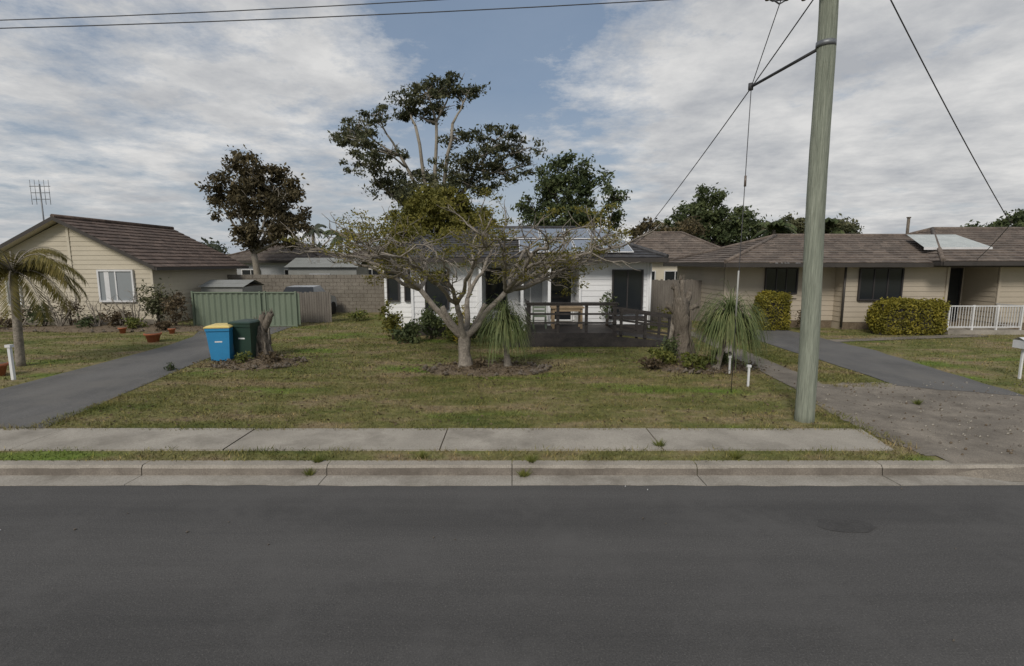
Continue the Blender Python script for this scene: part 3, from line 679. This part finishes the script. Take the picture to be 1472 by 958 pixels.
# ---------------------------------------------------------------- centre umbrella tree
def umbrella():
    base=Vector((-1.15,12.5,0)); e=empty("poinciana_tree",base); a=MB(); tips=[]
    a.tube([base+Vector((0,0,-.05)),base+Vector((.0,0,.12)),base+Vector((-.03,0,.4)),base+Vector((-.02,0,.75)),base+Vector((0,0,.95))],[.28,.18,.145,.15,.12],m_barkL,14,jit=.07)
    stems=[(-.55,-.05,1.55),(.5,.1,1.6),(.02,.45,1.7),(-.15,-.45,1.65),(1.0,-.1,1.9),(-1.1,.1,1.95)]
    tops=[]
    for s_ in stems:
        q=base+Vector(s_); limb(a,base+Vector((0,0,.65+random.uniform(0,.15))),q,.088,.062,m_barkL,.1,6,8); tops.append(q)
    N=24
    for i in range(N):
        ang=i*2.39996+.3; rad=1.4+2.5*((i+.5)/N)**.6
        tip=Vector((base.x+.15+math.cos(ang)*rad*1.08,base.y+math.sin(ang)*rad*.8,3.3+random.uniform(-.6,.4)-.06*rad))
        st=min(tops,key=lambda q:(q-tip).length); m_=st.lerp(tip,.5)+Vector((0,0,random.uniform(-.15,.3)))
        p1=limb(a,st,m_,.055,.04,m_barkL,.14,6,6); p2=limb(a,p1[-1],tip,.04,.016,m_barkL,.2,7,5)
        cand=p1[3:]+p2
        leafy=random.choice((.1,.15,.3,.85,.95)) if tip.x>-3 else random.choice((.3,.8,.95))
        for k_ in range(9):
            s0=random.choice(cand); out=Vector((tip.x-base.x,tip.y-base.y,0)).normalized()
            dr=(out*random.uniform(-.1,1)+Vector((random.uniform(-1,1),random.uniform(-1,1),random.uniform(-.2,.75)))).normalized()
            L=random.uniform(.4,1.0); p3=limb(a,s0,s0+dr*L,.02,.009,m_barkL,.22,5,4)
            for j in range(4):
                s1=random.choice(p3[1:]); d2=(dr+Vector((random.uniform(-1,1),random.uniform(-1,1),random.uniform(-.4,.8)))).normalized()
                t2=s1+d2*random.uniform(.18,.5); limb(a,s1,t2,.01,.005,m_barkL,.2,3,3)
                tips.append((t2,leafy))
    a.done("trunk_and_limbs",e)
    C=[]
    for t,lf in tips:
        if rng.random()<.5*lf:
            n=int(rng.uniform(25,80)); C.append(rng.normal(size=(n,3))*[.11,.11,.045]+list(t))
    C=np.concatenate(C); polymesh("foliage",leafquads(C,.034,2.2,.3),4,l_fri,e)
umbrella()
def pony(name,x,y,trunk,R,n,lean=0):
    e=empty(name,(x,y,0)); a=MB(); hx=x+lean
    a.tube([(x,y,-.03),(x,y,.12),(x+lean*.5,y,trunk*.5),(hx,y,trunk)],[.13,.1,.055,.05],m_barkL,10,jit=.08); a.done("trunk",e)
    V=[]
    for i in range(n):
        an=random.uniform(0,6.283); el=random.uniform(.0,1.5); L=R*random.uniform(1.1,2.5)
        d=Vector((math.cos(an)*math.cos(el),math.sin(an)*math.cos(el),math.sin(el))); p=Vector((hx,y,trunk+random.uniform(-.08,.15)))
        sd=Vector((-math.sin(an),math.cos(an),0))*.011*random.uniform(.7,1.3); prev=p; v=d*1.0; K=7
        for k_ in range(K):
            nx=prev+v.normalized()*L/K; w0=1-.6*k_/K; w1=1-.6*(k_+1)/K
            V+=[prev-sd*w0,prev+sd*w0,nx+sd*w1,nx-sd*w1]; prev=nx; v=v.normalized()+Vector((random.uniform(-.08,.08),random.uniform(-.08,.08),-.42-.05*k_))
            if nx.z<.15: break
    polymesh("strap_leaves",np.array([tuple(q) for q in V]),4,l_pony,e)
pony("ponytail_palm",-.1,12.35,1.05,.5,850,-.08); pony("ponytail_palm",4.95,12.2,1.15,.6,1150,.28)
def palm(name,x,y,h,r,L,n,lm,leafw=.04,drop=.5,upmin=0.0):
    e=empty(name,(x,y,0)); a=MB(); limb(a,(x,y,-.1),(x+.1,y,h),r*1.3,r,m_barkL,.02,8,10)
    V=[]
    for i in range(n):
        an=i*2.4+random.uniform(-.2,.2); el=random.uniform(upmin,1.2); v=Vector((math.cos(an)*math.cos(el),math.sin(an)*math.cos(el),math.sin(el)))
        p=Vector((x+.1,y,h)); pts=[p]; K=12
        for k_ in range(K):
            p=p+v*L/K; pts.append(p); v=(v+Vector((0,0,-drop*.35))).normalized()
        a.tube(pts,[.02*(1-.08*k_) for k_ in range(K+1)],m_barkL,4)
        for k_ in range(2,K+1):
            q=pts[k_]; t=(pts[k_]-pts[k_-1]).normalized(); sd=t.cross(Vector((0,0,1)))
            if sd.length<.1: sd=Vector((1,0,0))
            sd.normalize()
            for s_ in (-1,1):
                for u in (0,.25,.5,.75):
                    b=pts[k_-1].lerp(q,u); l=L*.28*(1-.5*abs(k_/K-.5))*random.uniform(.75,1.1)
                    en=b+(sd*s_*.8+t*.5+Vector((0,0,-.55-random.uniform(0,.3)))).normalized()*l; ww=t*leafw*.5; md=b.lerp(en,.4)
                    V+=[b,md+ww,en,md-ww]
    a.done("trunk_and_ribs",e); polymesh("fronds",np.array([tuple(q) for q in V]),4,lm,e)
palm("palm_tree",-12.5,12.8,2.35,.08,1.75,22,l_palm,.04,.6,.1)
palm("palm_tree",21,42,5.2,.15,2.1,16,l_mid,.15); palm("palm_tree",25.8,43,5.4,.15,2.2,16,l_mid,.15); palm("palm_tree",-16.6,50,5.2,.15,1.8,14,l_mid,.15)
palm("palm_tree",-23.8,62,6.3,.18,2.2,14,l_far,.2)

# ---------------------------------------------------------------- background trees
tree("gum_tree",(-5.2,35,0),5.2,.34,[(-5.4,13.5,1.7,.8),(-3.9,14.2,1.5,.7),(-2.8,13.6,1.0,.5),(-7.0,13.1,1.2,.6),(-6.3,12.3,1.3,.5),(-4.6,12.7,1.1,.5),(-10.2,11.5,1.5,.8),(-11.0,10.7,1.0,.5),(-8.8,12.1,1.1,.5),(-9.7,10.4,1.2,.5),
 (-9.6,8.9,1.5,.8),(-8.0,9.7,1.2,.6),(-7.1,7.9,1.9,1.0),(-8.6,7.6,1.2,.6),(-.95,10.7,1.7,.7),(.7,10.1,1.2,.7),(1.0,9.2,.8,.5),(-2.1,9.4,1.7,.7),(-3.6,10.6,1.0,.5),(-.6,8.4,1.4,.7),(-4.2,8.5,1.9,.9),(-2.6,7.6,1.6,.8),(-5.8,6.9,1.9,1.0)],
 .13,l_gum,m_barkG,5.5,.46,70,.9,4,2.6,.5,1.1,[(-7.6,9.8),(-6.2,11.3),(-5.0,11.8),(-3.8,11.4),(-2.4,8.8),(-8.2,7.2)])
tree("bronze_tree",(-16.7,34,0),3.2,.25,[(-16.8,8.9,1.4,.8),(-18.3,7.8,1.3,1.0),(-15.4,7.6,1.5,1.0),(-17.9,6.2,1.6,1.0),(-14.9,5.8,1.4,1.0),(-16.5,4.6,1.8,.9),(-13.7,5.0,.9,.5),(-16.6,7,1.8,1.2),(-14.3,6.9,.9,.6),(-19.2,7.0,.7,.6),(-15.2,4.3,1.2,.7)],
 .13,l_brown,m_barkG,7,.44,80,.5,3,2.2,.7,1.08)
tree("round_tree",(-3.9,27.5,0),3.2,.2,[(-3.9,5.1,2.0,1.0),(-5.3,4.7,1.2,.8),(-2.3,4.7,1.3,.8),(-4.3,5.9,1.2,.55),(-3.1,5.8,1.0,.5),(-5.7,4.1,1.0,.6),(-1.7,4.2,1.0,.6),(-4,4,2,.7)],.10,l_yel,m_barkD,16,.4,100,.4,2,2.2,.75,1.08)
tree("broadleaf_tree",(3.5,32,0),4,.22,[(3.6,8.4,1.3,.7),(2.3,7.4,1.2,.8),(4.9,7.5,1.3,.8),(3.5,6.7,1.9,1.0),(6.1,6.3,.9,.7),(1.2,6.0,1.0,.7),(5.6,5.3,1.1,.7),(3.4,5.2,2.0,.9),(1.5,5.0,1,.6)],.12,l_mid,m_barkD,9,.42,90,.5,2)
tree("broadleaf_tree",(17,45,0),4,.25,[(17,8.3,1.2,.8),(15.8,6.6,1.9,1.0),(18.8,6.4,1.9,1.0),(13.6,5.4,1.8,.9),(20.5,5.5,1.6,.9),(17,7.2,1.7,1),(16.5,5.3,2,1),(19,5,2,1)],.15,l_mid,m_barkD,8,.5,75,.5,2)
tree("broadleaf_tree",(23.6,44,0),3,.2,[(23.6,5.4,1.8,.9),(22,4.8,1.4,.8),(27,5.2,1.6,.9),(25,4.8,1.5,.8)],.15,l_gum,m_barkD,8,.5,75,.5,2)
tree("broadleaf_tree",(43,45,0),3,.25,[(40,4.9,1.8,.8),(42.5,5.6,2,1),(45,5.9,2.2,1.1),(47.5,5.5,2,1),(43,4.6,2.5,1)],.16,l_mid,m_barkD,7,.55,75,.5,2)
tree("bronze_tree",(9.5,38,0),3,.2,[(10.1,4.8,1.5,.8),(11.8,4.7,1.4,.8),(13,4.8,1,.7)],.14,l_brown,m_barkD,6,.5,75,.5,2)
cl=[]
for i in range(95):
    x_=-95+i*2.1+random.uniform(-1,1); y_=random.uniform(62,85); hh=random.uniform(3.4,6.2)*(y_/75)
    cl.append((x_,y_,hh*.6,random.uniform(1.5,3),1.5,hh*.42))
C=puffs(cl,1.6,.9,30); C=C[C[:,2]>0]
polymesh("distant_trees",leafquads(C,.3,1.8),4,l_far)
# ---------------------------------------------------------------- shrubs & hedges
def hedge(name,x0,x1,y0,y1,h,lm,n):
    e=empty(name,((x0+x1)/2,(y0+y1)/2,0)); a=MB(); q=.14
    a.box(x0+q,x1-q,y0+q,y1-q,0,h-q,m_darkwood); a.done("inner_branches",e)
    cx,cy=(x0+x1)/2,(y0+y1)/2; P=rng.uniform(-1,1,(n,3)); ax=rng.integers(0,3,n); 
    for i in range(3):
        s_=ax==i; P[s_,i]=np.sign(P[s_,i])*rng.uniform(.86,1.03,s_.sum())
    r_=np.abs(P).max(1)/ (np.abs(P)**5).sum(1)**.2; P=P*r_[:,None]
    wob=1+.05*np.sin(P[:,0]*5+P[:,2]*3)+.04*np.sin(P[:,0]*11+P[:,1]*4)
    C=np.stack([cx+P[:,0]*(x1-x0)/2*wob,cy+P[:,1]*(y1-y0)/2*wob,(h/2)+P[:,2]*h/2*wob],1)
    C+=rng.normal(size=C.shape)*.035; C=C[C[:,2]>.02]; polymesh("leaves",leafquads(C,.04,1.7),4,lm,e)
hedge("clipped_hedge",13.25,15.75,18.3,19.1,1.25,l_hedge,15000); hedge("clipped_hedge",9.55,10.7,19.5,20.3,1.45,l_hedge,8000)
for a_ in ((-4.05,17.3,0,.8,1.35,l_yel,1500,.06),(-3.4,16.6,0,.9,.7,l_mid,1200,.07),(-2.75,17.4,0,1.0,1.3,l_mid,1600,.06),(-2.0,17,0,1.0,1.0,l_hedge2,1300,.06),
  (-1.5,14.8,0,.5,1.5,l_gold,420,.04),(-1.0,16.5,0,.9,.8,l_mid,1000,.06),(0,17,0,.8,.9,l_mid,900,.06),(3.35,17.9,.4,.5,1.3,l_mid,500,.05),
  (3.75,12.8,0,1.0,.5,l_hedge2,1600,.04),(4.4,12.3,0,1.2,.4,l_hedge2,1600,.04),(5.3,12.9,0,.7,.4,l_mid,900,.04),(4.1,13.1,0,.6,.8,l_mid,900,.04),(3.4,12.4,0,.7,.3,l_dry,700,.04),
  (11.3,19.7,0,.6,.9,l_dry,600,.05),(6.9,21.5,0,1.2,.8,l_yel,1200,.06),(-7.0,23,0,1,.5,l_hedge2,500,.06),
  (-14.1,20.4,0,1.3,1.7,l_gum,1700,.06),(-13.4,20.3,0,1.0,1.4,l_dry,1200,.06),(-15.6,20.2,0,1.0,.8,l_dry,900,.06),(-17.6,20.3,0,1.1,1.3,l_dry,900,.05),
  (-18.6,20.2,0,1,1.0,l_mid,900,.06),(-19.8,20.2,0,1.3,.8,l_dry,900,.06),(-16.6,20,0,1,.6,l_mid,800,.06),(-14.6,19.6,0,.9,.5,l_hedge2,800,.05),(-13.3,19.4,0,.8,.45,l_dry,700,.05),(-20.8,19.8,0,1.4,.7,l_mid,900,.06),
  (-.8,12.2,.05,.5,.3,l_dry,400,.04),(-6.2,13.0,.05,.6,.3,l_dry,400,.04),(-6.9,12.9,.05,.5,.35,l_hedge2,300,.04),(-8.3,12.2,0,.25,.25,l_mid,150,.03)):
    x_,y_,z_,w_,h_,lm_,n_,lf=a_; shrub("garden_shrub",x_,y_,z_,w_,h_,lm_,n_,lf)
def bare(name,x,y,h,w):
    a=MB()
    for i in range(9):
        t=Vector((x+random.uniform(-w,w),y+random.uniform(-w,w)*.6,h*random.uniform(.6,1))); q=limb(a,(x,y,0),t,.025,.01,m_barkL,.12,5,5)
        for j in range(5): s0=random.choice(q[2:]); limb(a,s0,s0+Vector((random.uniform(-.4,.4),random.uniform(-.3,.3),random.uniform(.05,.5))),.01,.004,m_barkL,.15,3,4)
    a.done(name)
bare("bare_shrub",-17.8,20.0,1.5,.8); bare("bare_shrub",-14.9,20.0,1.5,.8); bare("bare_shrub",-16.2,19.9,1.1,.6); bare("bare_shrub",-19.4,20,1.3,.7); bare("bare_shrub",-11.0,30.5,3.2,1.4)
n=2600; x_=rng.uniform(-9,5.4,n); y_=rng.uniform(7.9,17,n); kp=~driveL(x_,y_); C=np.stack([x_,y_,rng.uniform(.012,.04,n)],1)[kp]
polymesh("fallen_leaves",leafquads(C,.028,1.8,.7),4,l_dry)
a=MB()
for i in range(30):
    x_=random.uniform(-8,8);y_=random.uniform(1.8,6.9); z_=-.128 if y_<6.0 else .02; s_=random.uniform(.005,.011)
    if 6.0<y_<6.9: continue
    a.tube([(x_-s_,y_,z_+.004),(x_,y_,z_+.012),(x_+s_,y_+s_,z_+.004)],[s_*.5,s_,s_*.4],m_alu if i%4==0 else m_stump,5)
a.done("road_litter")

# ---------------------------------------------------------------- world, sun, camera
W=bpy.data.worlds.new("World"); S.world=W; W.use_nodes=True; nt=W.node_tree; bg=nt.nodes["Background"]
EL,AZ=38,204
sky=nt.nodes.new("ShaderNodeTexSky"); sky.sky_type='NISHITA'; sky.sun_disc=False; sky.sun_elevation=math.radians(EL); sky.sun_rotation=math.radians(AZ); sky.air_density=1.0; sky.dust_density=2.0
tc=nt.nodes.new("ShaderNodeTexCoord"); sx=nt.nodes.new("ShaderNodeSeparateXYZ"); nt.links.new(tc.outputs["Generated"],sx.inputs[0])
mt=lambda op,a,b=None: math_n(nt,op,a,b)
zz=mt('ADD',mt('MAXIMUM',sx.outputs[2],0.0),.13)
cx=mt('DIVIDE',sx.outputs[0],zz); cy=mt('DIVIDE',sx.outputs[1],zz)
cb=nt.nodes.new("ShaderNodeCombineXYZ"); nt.links.new(cx,cb.inputs[0]); nt.links.new(cy,cb.inputs[1]); cb.inputs[2].default_value=3.1
n1=noise(nt,cb.outputs[0],.8,9,.6); n2=noise(nt,cb.outputs[0],2.4,10,.68)
def lobe(d,ang):
    v=nt.nodes.new("ShaderNodeVectorMath"); v.operation='DOT_PRODUCT'; nt.links.new(tc.outputs["Generated"],v.inputs[0]); v.inputs[1].default_value=Vector(d).normalized()
    mr=nt.nodes.new("ShaderNodeMapRange"); mr.interpolation_type='SMOOTHSTEP'; mr.inputs[1].default_value=math.cos(math.radians(ang)); mr.inputs[2].default_value=1.0
    nt.links.new(v.outputs["Value"],mr.inputs[0]); return mr.outputs[0]
f=mt('ADD',mt('MULTIPLY',n1,.55),mt('MULTIPLY',n2,.45))
f=mt('SUBTRACT',f,mt('MULTIPLY',lobe((-.05,.95,.27),24),.09))
f=mt('SUBTRACT',f,mt('MULTIPLY',lobe((-.72,1.03,.10),24),.12))
f=mt('ADD',f,mt('MULTIPLY',lobe((-.75,1.0,.50),34),.12))
f=mt('ADD',f,mt('MULTIPLY',lobe((.75,1.0,.30),38),.12))
cr=ramp(nt,[(.44,(.06,.06,.06)),(.49,(.5,.5,.5)),(.56,(1,1,1))]); nt.links.new(f,cr.inputs[0])
n3=noise(nt,cb.outputs[0],1.7,9,.64)
cc=ramp(nt,[(.34,(4.0,4.1,4.3)),(.5,(5.5,5.5,5.5)),(.64,(6.9,6.8,6.65))]); nt.links.new(n3,cc.inputs[0])
blue=mix(nt,.65,sky.outputs[0],(1.9,2.55,3.5))
hz=ramp(nt,[(0.0,(1,1,1)),(.30,(0,0,0))]); nt.links.new(sx.outputs[2],hz.inputs[0])
base=mix(nt,mt('MULTIPLY',hz.outputs[0],.75),blue,(4.2,4.55,4.9))
col=mix(nt,mt('MULTIPLY',cr.outputs[0],.92),base,cc.outputs[0])
nt.links.new(col,bg.inputs[0]); bg.inputs[1].default_value=.108
su=bpy.data.lights.new("sun","SUN"); su.energy=2.1; su.angle=math.radians(16); su.color=(1,.94,.85)
so=bpy.data.objects.new("sun",su); COL.objects.link(so)
az=math.radians(AZ); el=math.radians(EL); dv=Vector((math.sin(az)*math.cos(el),math.cos(az)*math.cos(el),math.sin(el)))
so.rotation_euler=dv.to_track_quat('Z','Y').to_euler(); so.location=dv*50
cam=bpy.data.cameras.new("camera"); cam.lens=18; cam.sensor_width=36; cam.clip_end=2000; cam.clip_start=.05
co=bpy.data.objects.new("camera",cam); COL.objects.link(co); co.location=(0,0,2.6); co.rotation_euler=(math.radians(82.2),0,0); S.camera=co
S.view_settings.view_transform='Standard'; S.view_settings.look='None'; S.view_settings.exposure=0
